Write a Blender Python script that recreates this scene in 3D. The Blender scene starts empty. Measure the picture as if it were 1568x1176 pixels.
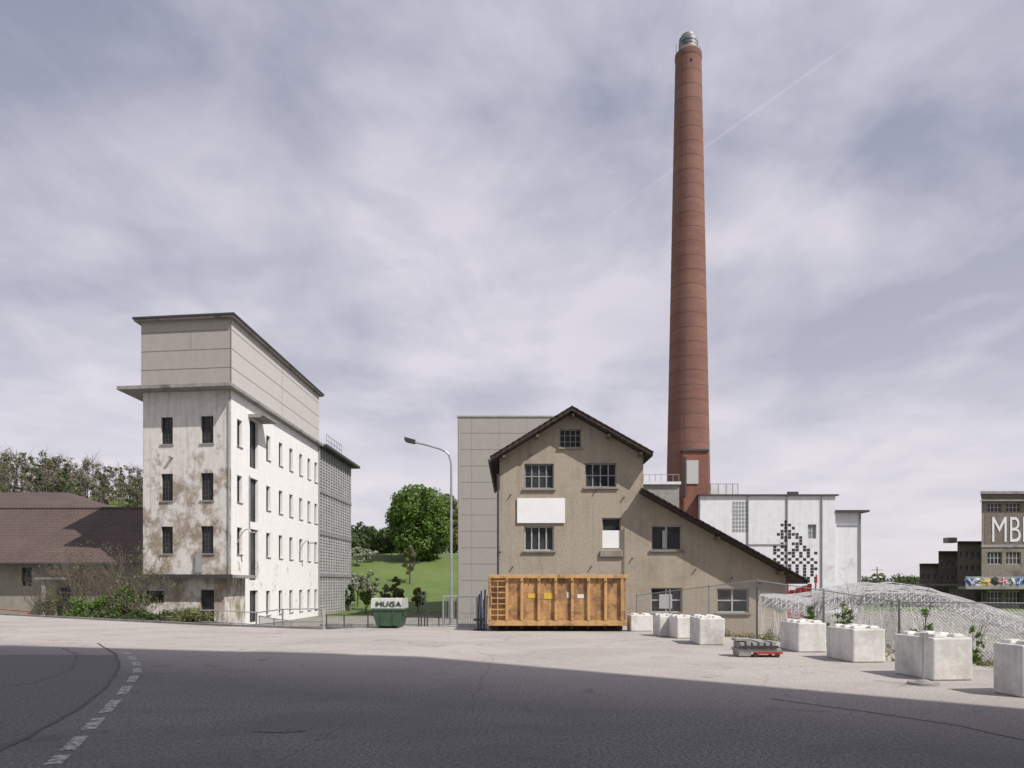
import bpy, math, random
import numpy as np
from mathutils import Vector, Matrix
random.seed(3)
RNG=np.random.default_rng(5)
F=1130.0; HZ=893.0; CX=784.0; EYE=1.7
def X(x,d): return (x-CX)*d/F
def Z(y,d): return EYE+(HZ-y)*d/F
sc=bpy.context.scene
# ------------------------------------------------------------------ materials
def newmat(name):
    m=bpy.data.materials.new(name); m.use_nodes=True
    nt=m.node_tree; b=nt.nodes['Principled BSDF']; return m,nt,b
def nd(nt,t,**k):
    n=nt.nodes.new(t)
    for a,v in k.items(): setattr(n,a,v)
    return n
def mixc(nt,fac,a,b,mode='MIX'):
    n=nt.nodes.new('ShaderNodeMix'); n.data_type='RGBA'; n.blend_type=mode
    for s,v in ((0,fac),(6,a),(7,b)):
        if isinstance(v,(tuple,list)): n.inputs[s].default_value=(v[0],v[1],v[2],1)
        elif isinstance(v,(int,float)): n.inputs[s].default_value=v
        else: nt.links.new(v,n.inputs[s])
    return n.outputs[2]
def noise(nt,scale,detail=6,rough=.6,vec=(1,1,1),dist=0,off=(0,0,0)):
    tc=nd(nt,'ShaderNodeTexCoord'); mp=nd(nt,'ShaderNodeMapping')
    mp.inputs['Scale'].default_value=vec; mp.inputs['Location'].default_value=off
    nt.links.new(tc.outputs['Object'],mp.inputs[0])
    n=nd(nt,'ShaderNodeTexNoise'); n.inputs['Scale'].default_value=scale
    n.inputs['Detail'].default_value=detail; n.inputs['Roughness'].default_value=rough
    n.inputs['Distortion'].default_value=dist
    nt.links.new(mp.outputs[0],n.inputs['Vector']); return n.outputs[0]
def ramp(nt,src,lo,hi,a=0,b=1):
    n=nd(nt,'ShaderNodeMapRange'); n.inputs[1].default_value=lo; n.inputs[2].default_value=hi
    n.inputs[3].default_value=a; n.inputs[4].default_value=b
    nt.links.new(src,n.inputs[0]); return n.outputs[0]
def mul(nt,a,b,op='MULTIPLY'):
    n=nd(nt,'ShaderNodeMath',operation=op)
    for i,v in enumerate((a,b)):
        if isinstance(v,(int,float)): n.inputs[i].default_value=v
        else: nt.links.new(v,n.inputs[i])
    return n.outputs[0]
def bump(nt,b,src,s=.3,d=.02):
    n=nd(nt,'ShaderNodeBump'); n.inputs['Strength'].default_value=s; n.inputs['Distance'].default_value=d
    nt.links.new(src,n.inputs['Height']); nt.links.new(n.outputs[0],b.inputs['Normal'])
def mat(name,c,rough=.8,var=.15,scale=2.0,stain=None,stain_lo=.52,stain_hi=.7,streak=0.0,bmp=.2,metal=0,stscale=.6):
    m,nt,b=newmat(name)
    n1=noise(nt,scale*4,8); f=ramp(nt,n1,.3,.7)
    dk=tuple(x*(1-var) for x in c); lt=tuple(min(1,x*(1+var)) for x in c)
    col=mixc(nt,f,dk,lt)
    if streak:
        s=noise(nt,1.2,6,.65,(3.5,3.5,.22)); s=ramp(nt,s,.5,.75,0,streak)
        col=mixc(nt,s,col,tuple(x*.35 for x in c))
    if stain:
        s=noise(nt,stscale,9,.68,off=(3,7,1)); s=ramp(nt,s,stain_lo,stain_hi)
        col=mixc(nt,s,col,stain)
    nt.links.new(col,b.inputs['Base Color']); b.inputs['Roughness'].default_value=rough
    b.inputs['Metallic'].default_value=metal
    if bmp: bump(nt,b,n1,bmp)
    return m
M={}
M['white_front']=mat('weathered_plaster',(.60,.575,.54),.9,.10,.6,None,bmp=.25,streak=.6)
def peel(m,dirt,lo,hi,zlo,zhi,scale):
    nt=m.node_tree; b=nt.nodes['Principled BSDF']; src=b.inputs['Base Color'].links[0].from_socket
    n=noise(nt,scale,10,.72,(1,1,.8),off=(11,2,5)); n2=noise(nt,2.8,6,.7,off=(1,1,1))
    tc=nd(nt,'ShaderNodeTexCoord'); sp=nd(nt,'ShaderNodeSeparateXYZ'); nt.links.new(tc.outputs['Object'],sp.inputs[0])
    zf=ramp(nt,sp.outputs[2],zlo,zhi,.0,.16)
    s=mul(nt,n,zf,'SUBTRACT'); s=ramp(nt,s,lo,hi)
    dc=mixc(nt,ramp(nt,n2,.35,.65),dirt,tuple(x*.5 for x in dirt))
    c=mixc(nt,s,src,dc); nt.links.new(c,b.inputs['Base Color'])
peel(M['white_front'],(.38,.32,.25),.44,.55,8.5,11,.75)
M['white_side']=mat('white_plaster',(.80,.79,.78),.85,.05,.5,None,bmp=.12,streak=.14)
peel(M['white_side'],(.45,.43,.40),.58,.68,3,12,.9)
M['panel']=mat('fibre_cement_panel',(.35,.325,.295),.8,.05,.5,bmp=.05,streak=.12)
M['panel_side']=mat('fibre_cement_panel_sunlit',(.50,.475,.45),.8,.04,.5,bmp=.05,streak=.08)  # same cladding as the front; sunny side's extra brightness put into the colour
M['seam']=mat('panel_seam',(.14,.13,.12),.9,.1)
M['seam_pale']=mat('panel_seam_pale',(.22,.205,.185),.9,.1)
M['slab']=mat('concrete_slab',(.27,.26,.245),.9,.2,.8,(.10,.095,.09))
M['dark_trim']=mat('dark_trim',(.045,.042,.045),.6,.2)
m,nt,b=newmat('window_glass'); n=noise(nt,.9,3); c=mixc(nt,ramp(nt,n,.4,.6),(.012,.013,.015),(.05,.052,.055)); nt.links.new(c,b.inputs['Base Color']); b.inputs['Roughness'].default_value=.25; b.inputs['Specular IOR Level'].default_value=.35; M['glass']=m
M['frame_dark']=mat('window_frame_dark',(.06,.06,.06),.6,.2)
M['frame_white']=mat('window_frame_white',(.42,.42,.41),.6,.1)
M['louvre']=mat('grey_louvre',(.26,.27,.28),.6,.12,.4)
M['wing']=mat('grey_ribbed_wall',(.42,.42,.42),.7,.15,.4)
M['wing_rail']=mat('grey_rib',(.24,.24,.24),.7,.15,.4)
M['tan']=mat('tan_roughcast',(.355,.308,.245),.95,.14,2.5,(.23,.19,.145),.52,.78,streak=.32,bmp=.6,stscale=.45)
M['warehouse']=mat('warehouse_panel',(.33,.31,.285),.85,.04,.5,streak=.10,bmp=.05)
M['white_paint']=mat('white_paint',(.80,.80,.80),.6,.03,.5,bmp=.03)
M['truss']=mat('weathered_white_tube',(.55,.55,.55),.6,.15,1,bmp=.03)
M['white_wall']=mat('white_render',(.66,.67,.69),.9,.06,.4,(.42,.42,.42),.58,.75,streak=.2,bmp=.1)
M['black_paint']=mat('black_paint',(.02,.02,.025),.7,.1)
M['steel']=mat('galvanised_steel',(.36,.37,.38),.45,.15,1,metal=.5,bmp=.05)
M['dullsteel']=mat('weathered_flue_steel',(.30,.30,.305),.6,.4,1,(.07,.07,.07),.45,.6,metal=.3,bmp=.1)
M['darksteel']=mat('dark_steel',(.05,.05,.055),.5,.2,metal=.3)
M['concrete']=mat('cast_concrete',(.62,.605,.575),.9,.10,2,(.36,.35,.32),.48,.72,streak=.35,bmp=.5,stscale=1.1)
M['wood']=mat('grey_wood',(.16,.12,.09),.8,.2)
M['bark']=mat('bark',(.12,.10,.08),.95,.3,3)
M['red']=mat('red_paint',(.36,.04,.035),.6,.25)
M['blue']=mat('blue_paint',(.06,.14,.35),.5,.2)
M['green']=mat('green_steel',(.035,.075,.04),.5,.25,1,(.02,.03,.02))
M['yellow']=mat('yellow_label',(.60,.40,.05),.5,.1)
M['pink']=mat('pink_spray',(.5,.15,.2),.6,.1)
M['brown_wall']=mat('brown_wall',(.15,.125,.105),.9,.2,1,(.26,.22,.18))
M['ochre_wall']=mat('grey_beige_wall',(.21,.19,.16),.9,.2,1,(.11,.09,.075),streak=.3)
M['shedwall']=mat('beige_plaster',(.27,.25,.205),.9,.1,.5,(.16,.15,.12),streak=.2)
M['orange']=mat('orange_steel',(.52,.315,.13),.7,.08,.8,(.17,.085,.05),.50,.66,streak=.55,bmp=.1,stscale=2.2)
M['orange_panel']=mat('orange_panel_scratched',(.45,.255,.105),.75,.2,1.5,(.20,.105,.06),.45,.60,streak=.85,bmp=.15,stscale=1.9)
M['rust']=mat('rusty_skid',(.06,.03,.02),.8,.3)
def tiles(name,c):
    m,nt,b=newmat(name); tc=nd(nt,'ShaderNodeTexCoord')
    w=nd(nt,'ShaderNodeTexWave',wave_type='BANDS',bands_direction='X'); w.inputs['Scale'].default_value=1.05; w.inputs['Distortion'].default_value=.2
    nt.links.new(tc.outputs['Object'],w.inputs[0])
    w2=nd(nt,'ShaderNodeTexWave',wave_type='BANDS',bands_direction='Z',wave_profile='SAW'); w2.inputs['Scale'].default_value=1.4
    nt.links.new(tc.outputs['Object'],w2.inputs[0])
    n=noise(nt,.5,8,.7); n2=noise(nt,9,3)
    col=mixc(nt,ramp(nt,n,.35,.7),c,tuple(x*.55 for x in c)); col=mixc(nt,ramp(nt,n2,.4,.6,0,.5),col,tuple(x*1.6 for x in c))
    col=mixc(nt,mul(nt,ramp(nt,w2.outputs[1],.75,1),.6),col,(.015,.012,.01)); nt.links.new(col,b.inputs['Base Color'])
    b.inputs['Roughness'].default_value=.85; bump(nt,b,mul(nt,w.outputs[1],w2.outputs[1],'ADD'),.6,.04); return m
M['tiles']=tiles('brown_roof_tiles',(.088,.06,.053)); M['tiles_dark']=tiles('dark_roof_tiles',(.05,.036,.031))
def brick():
    m,nt,b=newmat('chimney_brick'); tc=nd(nt,'ShaderNodeTexCoord')
    br=nd(nt,'ShaderNodeTexBrick'); nt.links.new(tc.outputs['UV'],br.inputs['Vector'])
    br.inputs['Scale'].default_value=1; br.inputs['Brick Width'].default_value=.25; br.inputs['Row Height'].default_value=.085; br.inputs['Mortar Size'].default_value=.008
    br.inputs['Color1'].default_value=(.215,.092,.066,1); br.inputs['Color2'].default_value=(.165,.070,.052,1); br.inputs['Mortar'].default_value=(.20,.13,.105,1)
    mp=nd(nt,'ShaderNodeMapping'); mp.inputs['Scale'].default_value=(.12,1.3,1); nt.links.new(tc.outputs['UV'],mp.inputs[0])
    n=nd(nt,'ShaderNodeTexNoise'); n.inputs['Scale'].default_value=1; n.inputs['Detail'].default_value=5; nt.links.new(mp.outputs[0],n.inputs['Vector'])
    n2=noise(nt,.35,8,.7)
    col=mixc(nt,ramp(nt,n.outputs[0],.35,.65,0,.55),br.outputs[0],(.12,.058,.046)); col=mixc(nt,ramp(nt,n2,.45,.7,0,.5),col,(.27,.15,.11))
    nt.links.new(col,b.inputs['Base Color']); b.inputs['Roughness'].default_value=.9; bump(nt,b,br.outputs[1],-.3,.02); return m
M['brick']=brick()
# asphalt
m,nt,b=newmat('asphalt')
fine=noise(nt,26,6,.9); med=noise(nt,5,7,.75); big=noise(nt,.28,7,.65,(1,1.6,1),dist=.4)
col=mixc(nt,ramp(nt,fine,.42,.58),(.045,.044,.043),(.29,.28,.272))
col=mixc(nt,ramp(nt,big,.42,.62,0,.55),col,(.095,.093,.09)); col=mixc(nt,ramp(nt,med,.52,.72,0,.45),col,(.20,.195,.185))
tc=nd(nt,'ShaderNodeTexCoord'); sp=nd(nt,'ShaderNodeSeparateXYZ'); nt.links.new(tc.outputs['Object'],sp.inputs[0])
a=mul(nt,sp.outputs[1],mul(nt,sp.outputs[0],.50),'ADD'); a=mul(nt,a,mul(nt,big,5),'ADD'); g=ramp(nt,a,12.5,17.5)  # pale gravel beyond shadow edge; sun and shade contrast also put into the colour
sunlit_pale=mixc(nt,ramp(nt,fine,.40,.60),(.21,.19,.175),(.58,.53,.49)); sunlit_pale=mixc(nt,ramp(nt,big,.43,.6,0,.5),sunlit_pale,(.27,.25,.23)); sunlit_pale=mixc(nt,ramp(nt,med,.5,.68,0,.4),sunlit_pale,(.46,.42,.39))
col=mixc(nt,mul(nt,g,.9),col,sunlit_pale)
vo=nd(nt,'ShaderNodeTexVoronoi',feature='DISTANCE_TO_EDGE'); vo.inputs['Scale'].default_value=.17
tcw=noise(nt,1.2,4); cb=nd(nt,'ShaderNodeVectorMath',operation='ADD'); nt.links.new(tc.outputs['Object'],cb.inputs[0]); nt.links.new(tcw,cb.inputs[1]); nt.links.new(cb.outputs[0],vo.inputs['Vector'])
ck=ramp(nt,vo.outputs[0],0,.004,.35,0); col=mixc(nt,ck,col,(.05,.05,.05))
st=noise(nt,.9,5,.6,(1,1,1),1.2,(5,9,0)); col=mixc(nt,ramp(nt,st,.60,.72,0,.55),col,(.07,.068,.066))
nt.links.new(col,b.inputs['Base Color']); b.inputs['Roughness'].default_value=.88; bump(nt,b,fine,.8,.015); M['asphalt']=m
M['tar']=mat('tar_seam',(.055,.054,.053),.7,.3,4)
m,nt,b=newmat('asphalt_patch'); fine=noise(nt,26,6,.9); med=noise(nt,3,6,.7)
col=mixc(nt,ramp(nt,fine,.42,.58),(.045,.044,.043),(.22,.215,.21)); col=mixc(nt,ramp(nt,med,.45,.7,0,.5),col,(.15,.147,.142)); nt.links.new(col,b.inputs['Base Color']); b.inputs['Roughness'].default_value=.88; bump(nt,b,fine,.8,.015); M['asphalt_patch']=m
m,nt,b=newmat('worn_road_paint'); n=noise(nt,12,8,.85); b.inputs['Base Color'].default_value=(.55,.55,.55,1); b.inputs['Roughness'].default_value=.8
tr=nd(nt,'ShaderNodeBsdfTransparent'); mx=nd(nt,'ShaderNodeMixShader'); nt.links.new(ramp(nt,n,.43,.55,.0,.9),mx.inputs[0]); nt.links.new(tr.outputs[0],mx.inputs[1]); nt.links.new(b.outputs[0],mx.inputs[2]); nt.links.new(mx.outputs[0],nt.nodes['Material Output'].inputs[0]); M['marking']=m
# terrain
m,nt,b=newmat('terrain_grass_gravel'); geo=nd(nt,'ShaderNodeTexCoord'); sp=nd(nt,'ShaderNodeSeparateXYZ'); nt.links.new(geo.outputs['Object'],sp.inputs[0])
n1=noise(nt,.09,8,.65); n2=noise(nt,3,8,.7); n3=noise(nt,.6,6,.7)
grass=mixc(nt,ramp(nt,n1,.35,.65),(.075,.12,.022),(.12,.17,.04)); grass=mixc(nt,ramp(nt,n2,.4,.7,0,.5),grass,(.055,.08,.02)); grass=mixc(nt,ramp(nt,n3,.5,.7,0,.4),grass,(.15,.17,.06))
grav=mixc(nt,ramp(nt,n2,.35,.65),(.15,.14,.125),(.27,.25,.225)); grav=mixc(nt,ramp(nt,n3,.55,.62,0,.7),grav,(.08,.11,.03))
g=ramp(nt,mul(nt,sp.outputs[1],mul(nt,n3,8),'ADD'),66,72); col=mixc(nt,g,grav,grass); nt.links.new(col,b.inputs['Base Color']); b.inputs['Roughness'].default_value=.95; bump(nt,b,n2,.6,.05); M['terrain']=m
def leafmat(name,cols,trans=.3):
    m=bpy.data.materials.new(name); m.use_nodes=True; nt=m.node_tree; b=nt.nodes['Principled BSDF']
    g=nd(nt,'ShaderNodeNewGeometry'); r=nd(nt,'ShaderNodeValToRGB'); r.color_ramp.elements[0].color=(*cols[0],1); r.color_ramp.elements[1].color=(*cols[-1],1)
    for i,c in enumerate(cols[1:-1]):
        e=r.color_ramp.elements.new((i+1)/(len(cols)-1)); e.color=(*c,1)
    nt.links.new(g.outputs['Random Per Island'],r.inputs[0])
    n=noise(nt,.5,3); c=mixc(nt,ramp(nt,n,.35,.65,0,.4),r.outputs[0],tuple(x*.6 for x in cols[0]))
    nt.links.new(c,b.inputs['Base Color']); b.inputs['Roughness'].default_value=.7
    t=nd(nt,'ShaderNodeBsdfTranslucent'); nt.links.new(c,t.inputs[0]); mx=nd(nt,'ShaderNodeMixShader'); mx.inputs[0].default_value=trans
    nt.links.new(b.outputs[0],mx.inputs[1]); nt.links.new(t.outputs[0],mx.inputs[2]); nt.links.new(mx.outputs[0],nt.nodes['Material Output'].inputs[0]); return m
M['leaf']=leafmat('fresh_leaves',[(.06,.12,.018),(.12,.21,.032),(.17,.27,.05)])
M['leaf_dark']=leafmat('dark_leaves',[(.04,.07,.022),(.07,.11,.03),(.11,.15,.05)])
M['leaf_yel']=leafmat('yellow_green_leaves',[(.13,.15,.05),(.20,.22,.075),(.26,.25,.12)])
M['forest']=leafmat('spring_forest_leaves',[(.09,.115,.05),(.14,.16,.07),(.19,.19,.10)])
M['conifer']=leafmat('conifer_needles',[(.04,.06,.03),(.06,.085,.04),(.09,.11,.06)],.1)
M['blossom']=leafmat('blossom',[(.10,.14,.05),(.30,.33,.22),(.7,.7,.66)])
M['twigs']=leafmat('bare_twigs',[(.15,.13,.115),(.24,.21,.185),(.18,.175,.11)],0)
# ------------------------------------------------------------------ mesh tools
class G:
    def __init__(s,name,loc):
        s.loc=Vector(loc); e=bpy.data.objects.new(name,None); e.empty_display_size=.3; e.location=s.loc; sc.collection.objects.link(e); s.e=e
    def add(s,ob):
        ob.parent=s.e; ob.location=ob.location-s.loc if ob.type=='FONT' else -s.loc; return ob
class Fr:
    def __init__(s,o,d,n=None):
        s.o=Vector((o[0],o[1],0)); s.d=Vector((d[0],d[1],0)).normalized(); s.n=Vector((s.d.y,-s.d.x,0)) if n is None else Vector((n[0],n[1],0)).normalized()
    def p(s,a,n,z): v=s.o+s.d*a+s.n*n; return (v.x,v.y,z)
ID=Fr((0,0),(1,0),(0,1))
class MB:
    def __init__(s): s.v=[]; s.f=[]
    def poly(s,pts): i=len(s.v); s.v+=[tuple(p) for p in pts]; s.f.append(tuple(range(i,i+len(pts))))
    def hexa(s,P):
        i=len(s.v); s.v+=[tuple(p) for p in P]
        for q in ((0,3,2,1),(4,5,6,7),(0,1,5,4),(1,2,6,5),(2,3,7,6),(3,0,4,7)): s.f.append(tuple(i+k for k in q))
    def box(s,a0,a1,n0,n1,z0,z1,fr=ID):
        s.hexa([fr.p(a0,n0,z0),fr.p(a1,n0,z0),fr.p(a1,n1,z0),fr.p(a0,n1,z0),fr.p(a0,n0,z1),fr.p(a1,n0,z1),fr.p(a1,n1,z1),fr.p(a0,n1,z1)])
    def skew(s,a0,a1,y0,y1,z0,z1,k):
        h=k*(y1-y0); s.hexa([(a0,y0,z0),(a1,y0,z0),(a1+h,y1,z0),(a0+h,y1,z0),(a0,y0,z1),(a1,y0,z1),(a1+h,y1,z1),(a0+h,y1,z1)])
    def prism(s,pts,vec):
        n=len(pts); i=len(s.v); vec=Vector(vec); s.v+=[tuple(p) for p in pts]+[tuple(Vector(p)+vec) for p in pts]
        s.f.append(tuple(i+k for k in range(n))); s.f.append(tuple(i+n+k for k in reversed(range(n))))
        for k in range(n): s.f.append((i+k,i+(k+1)%n,i+n+(k+1)%n,i+n+k))
    def tube(s,p,q,r0,r1=None,n=6):
        p=Vector(p); q=Vector(q); r1=r0 if r1 is None else r1; d=(q-p)
        if d.length<1e-6: return
        d.normalize(); a=d.orthogonal().normalized(); b=d.cross(a); i=len(s.v)
        for k in range(n):
            t=2*math.pi*k/n; o=a*math.cos(t)+b*math.sin(t); s.v.append(tuple(p+o*r0)); s.v.append(tuple(q+o*r1))
        for k in range(n):
            j=(k+1)%n; s.f.append((i+2*k,i+2*j,i+2*j+1,i+2*k+1))
        s.f.append(tuple(i+2*k for k in reversed(range(n)))); s.f.append(tuple(i+2*k+1 for k in range(n)))
    def ob(s,name,m,g=None,bev=0,smooth=False):
        me=bpy.data.meshes.new(name); me.from_pydata(s.v,[],s.f); me.materials.append(M[m] if isinstance(m,str) else m); me.update()
        o=bpy.data.objects.new(name,me); sc.collection.objects.link(o)
        if bev:
            md=o.modifiers.new('b','BEVEL'); md.width=bev; md.segments=2; md.limit_method='ANGLE'
        if smooth:
            for p in me.polygons: p.use_smooth=True
        if g: g.add(o)
        return o
def wall(mb,fr,s0,s1,z0,zt,ops,dep=.18,cuts=()):
    if not callable(zt): h=zt; zt=lambda s,h=h:h
    S=sorted(set([s0,s1]+[c for c in cuts if s0<c<s1]+[v for o in ops for v in o[:2]]))
    for a,b in zip(S[:-1],S[1:]):
        mid=(a+b)/2; e=1e-4; ta,tb=zt(a+e),zt(b-e)
        zz=z0; mine=sorted([o for o in ops if o[0]-e<mid<o[1]+e],key=lambda o:o[2])
        for o in mine:
            if o[2]>zz+1e-5: mb.poly([fr.p(a,0,zz),fr.p(b,0,zz),fr.p(b,0,o[2]),fr.p(a,0,o[2])])
            zz=o[3]
        mb.poly([fr.p(a,0,zz),fr.p(b,0,zz),fr.p(b,0,tb),fr.p(a,0,ta)])
    for a,b,c,d in ops:
        mb.poly([fr.p(a,0,c),fr.p(a,-dep,c),fr.p(a,-dep,d),fr.p(a,0,d)]); mb.poly([fr.p(b,0,c),fr.p(b,0,d),fr.p(b,-dep,d),fr.p(b,-dep,c)])
        mb.poly([fr.p(a,0,c),fr.p(b,0,c),fr.p(b,-dep,c),fr.p(a,-dep,c)]); mb.poly([fr.p(a,0,d),fr.p(a,-dep,d),fr.p(b,-dep,d),fr.p(b,0,d)])
def window(fm,gl,fr,o,nx,nz,dep=.18,t=.05,bt=.025):
    a,b,c,d=o; gl.poly([fr.p(a,-dep,c),fr.p(b,-dep,c),fr.p(b,-dep,d),fr.p(a,-dep,d)])
    n0,n1=-dep+.01,-dep+.06
    fm.box(a,a+t,n0,n1,c,d,fr); fm.box(b-t,b,n0,n1,c,d,fr); fm.box(a+t,b-t,n0,n1,c,c+t,fr); fm.box(a+t,b-t,n0,n1,d-t,d,fr)
    for i in range(1,nx):
        x=a+(b-a)*i/nx; fm.box(x-bt,x+bt,n0,n1-.012,c+t,d-t,fr)
    for i in range(1,nz):
        z=c+(d-c)*i/nz; fm.box(a+t,b-t,n0,n1-.02,z-bt*.8,z+bt*.8,fr)
def text(name,body,size,loc,m,g,ext=.01,rz=0,offset=0,sx=1):
    cu=bpy.data.curves.new(name,'FONT'); cu.body=body; cu.size=size; cu.extrude=ext; cu.offset=offset; cu.materials.append(M[m])
    o=bpy.data.objects.new(name,cu); o.location=loc; o.rotation_euler=(math.pi/2,0,rz); o.scale=(sx,1,1); sc.collection.objects.link(o); g.add(o)
def S(t): t=min(1,max(0,t)); return t*t*(3-2*t)
EX=[-80,-40,-27,-18,-11.5,-6.9,-4.7,4.5,6.5,8.5,10.0,11,13]; EY=[62,46,39.3,33.3,29.2,27.0,29.5,29.5,24.6,20.5,14.5,6,-60]
def gz(x,y):
    e=np.interp(x,EX,EY); t=S((y-e+.2)/2.6); z=-.06-(1.15 if x<4 else .75)*t
    z+=8.2*S((y-78)/56)*S((12-x)/22)+13.5*S((y-95)/70)*S((-x-48)/38)
    return z
# ------------------------------------------------------------------ terrain + yard
xs=np.unique(np.concatenate([np.linspace(-2500,-160,12),np.arange(-160,-50,5),np.arange(-50,40,.8),np.arange(40,160,6),np.linspace(160,2500,12)]))
ys=np.unique(np.concatenate([np.linspace(-400,-30,8),np.arange(-30,60,.8),np.arange(60,200,3),np.linspace(200,3500,16)]))
mb=MB(); nx,ny=len(xs),len(ys)
mb.v=[(x,y,gz(x,y)+(.12*math.sin(x*.7)*math.cos(y*.5) if y>70 else 0)) for y in ys for x in xs]
mb.f=[(j*nx+i,j*nx+i+1,(j+1)*nx+i+1,(j+1)*nx+i) for j in range(ny-1) for i in range(nx-1)]
mb.ob('ground','terrain',smooth=True)
mb=MB(); pts=[(x,y,0) for x,y in zip(EX[1:-1],EY[1:-1])]+[(11,-40,0),(-60,-40,0),(-60,52,0)]
mb.poly(pts[::-1])
for k in range(len(EX)-2-1):
    p,q=pts[k],pts[k+1]; mb.poly([p,q,(q[0],q[1],-.2),(p[0],p[1],-.2)])
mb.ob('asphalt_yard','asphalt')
mb=MB()
for k in range(0,4):
    p=Vector(pts[k]); q=Vector(pts[k+1]); d=(q-p).normalized(); nn=Vector((-d.y,d.x,0))
    mb.prism([p+nn*-.02,q+nn*-.02,q+nn*.15,p+nn*.15],(0,0,.08))
mb.ob('kerb','slab',bev=.01)
def gp(x,y):
    d=EYE*F/(y-HZ); return Vector((X(x,d),d,0))
def strip(mb,P,w,z):
    P=[Vector(p) for p in P]
    for i in range(len(P)-1):
        def nn(k):
            a=P[max(0,k-1)]; b=P[min(len(P)-1,k+1)]; d=(b-a).normalized(); return Vector((-d.y,d.x,0))*w/2
        a,b=P[i],P[i+1]; na,nb=nn(i),nn(i+1); h=Vector((0,0,z)); mb.poly([a-na+h,b-nb+h,b+nb+h,a+na+h])
mb=MB()
C=[(80,1172),(104,1150),(135,1118),(160,1092),(186,1064),(200,1045),(210,1031),(210,1020),(205,1011),(197,1003),(188,997)]
W=[gp(*c) for c in C]
for i in range(len(W)-1):
    a,b=W[i],W[i+1]; d=(b-a); strip(mb,[a,a+d*.33,a+d*.66],.15,.009)
mb.ob('road_marking','marking')
def dens(P,jit=.05):
    out=[]
    for a,b in zip(P[:-1],P[1:]):
        k=max(2,int((b-a).length/.4))
        for i in range(k): out.append(a.lerp(b,i/k)+Vector((random.uniform(-jit,jit),random.uniform(-jit,jit),0)))
    return out+[P[-1]]
mb=MB()
for L,w in (([(150,985),(178,1003),(182,1022),(165,1050),(120,1085),(40,1130),(-60,1180)],.05),([(0,1052),(50,1046),(112,1024),(118,1003),(95,992)],.03),([(1180,1070),(1340,1092),(1470,1112),(1600,1140)],.03)):
    strip(mb,dens([gp(*c) for c in L],.022),w,.006)
mb.ob('tar_seam','tar')
mb=MB(); mb.poly([gp(*c)+Vector((0,0,.003)) for c in [(176,1003),(180,1022),(163,1050),(118,1085),(38,1130),(-100,1176),(-300,1176),(-260,1020),(0,1003)]]); mb.ob('asphalt_patch','asphalt_patch')
mb=MB(); c=gp(430,1119); mb.poly([(c.x+.24*(1+.4*random.random())*math.cos(t*.524),c.y+.10*(1+.4*random.random())*math.sin(t*.524),.006) for t in range(12)]); mb.ob('asphalt_repair','asphalt_patch')
# ------------------------------------------------------------------ left factory building
A=Vector((X(354,47),47,0)); B=Vector((X(488,66.3),66.3,0)); Cc=Vector((X(219,47.75),47.75,0))
fs=Fr(A,B-A); ff=Fr(Cc,A-Cc); Lf=(A-Cc).length
if fs.n.x<0: fs.n=-fs.n
if ff.n.y>0: ff.n=-ff.n
g=G('factory_building',(A.x-3,A.y+10,-1.2))
rows=[(10.65,12.4),(7.0,8.75),(3.6,5.35)]; zl=14.0; zt=18.55; zb=-1.6
mbf=MB(); gl=MB(); fm=MB(); sill=MB()
ops=[]
kf=Lf/(354-219)
for xa,xb in ((247,265),(308,327)):
    for a,b in rows: ops.append(((xa-219)*kf,(xb-219)*kf,a,b))
wall(mbf,ff,0,Lf,zb,zl,ops,.2)
for o in ops: window(fm,gl,ff,o,4,6,.2,.04,.014); sill.box(o[0]-.08,o[1]+.08,.003,.07,o[2]-.09,o[2]-.003,ff)
mbf.ob('front_wall','white_front',g)
mbs=MB(); ops=[]; tall=[]
def dx(x): return 47*461/(815-x)-47
for xx in (367,411,430,446,461,473.5,484):
    c=dx(xx); w=.42
    for a,b in rows: ops.append((c-w,c+w,a,b))
    ops.append((c-w,c+w,-.6,1.15))
c=dx(389); tall=[(c-.75,c+.75,9.6,12.9),(c-.75,c+.75,5.9,8.9),(c-.75,c+.75,1.9,5.4),(c-.75,c+.75,-1.0,1.2)]
wall(mbs,fs,0,19.3,zb,zl,ops+tall,.25); mbs.ob('side_wall','white_side',g)
for o in ops: window(fm,gl,fs,o,2,4,.25,.04,.014); sill.box(o[0]-.06,o[1]+.06,.003,.06,o[2]-.07,o[2]-.003,fs)
for o in tall: window(fm,gl,fs,o,2,1,.25,.05,.03)
fm.ob('window_frames','frame_dark',g); gl.ob('window_glass','glass',g); sill.ob('window_sills','slab',g)
gb=MB(); gb.poly([fs.p(19.3,-.02,zb),fs.p(31,-.02,zb),fs.p(31,-.02,zl),fs.p(19.3,-.02,zl)]); gb.ob('rear_wall','wing',g)
gr=MB(); gr2=MB()
for i in range(14): a=19.35+i*.88; gr.box(a,a+.07,0,.09,zb,zl,fs)
for i in range(56): z=zb+.28*i; gr2.box(19.35,31,0,.04,z,z+.04,fs)
for z in (2.3,6.1,9.9): gr2.box(19.35,31,0,.11,z,z+.3,fs)
gr.ob('facade_mullions','wing',g); gr2.ob('facade_rails','wing_rail',g)
bw=MB(); bw.poly([Cc+Vector((0,0,zb)),tuple(fs.o+fs.d*31+(Cc-A)+Vector((0,0,zb))),tuple(fs.o+fs.d*31+(Cc-A)+Vector((0,0,zl))),Cc+Vector((0,0,zl))])
bw.poly([fs.p(31,0,zb),fs.p(31,0,zl),tuple(fs.o+fs.d*31+(Cc-A)+Vector((0,0,zl))),tuple(fs.o+fs.d*31+(Cc-A)+Vector((0,0,zb)))]); bw.ob('rear_walls','white_side',g)
fq=Fr(A,B-A,(Cc-A))
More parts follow.
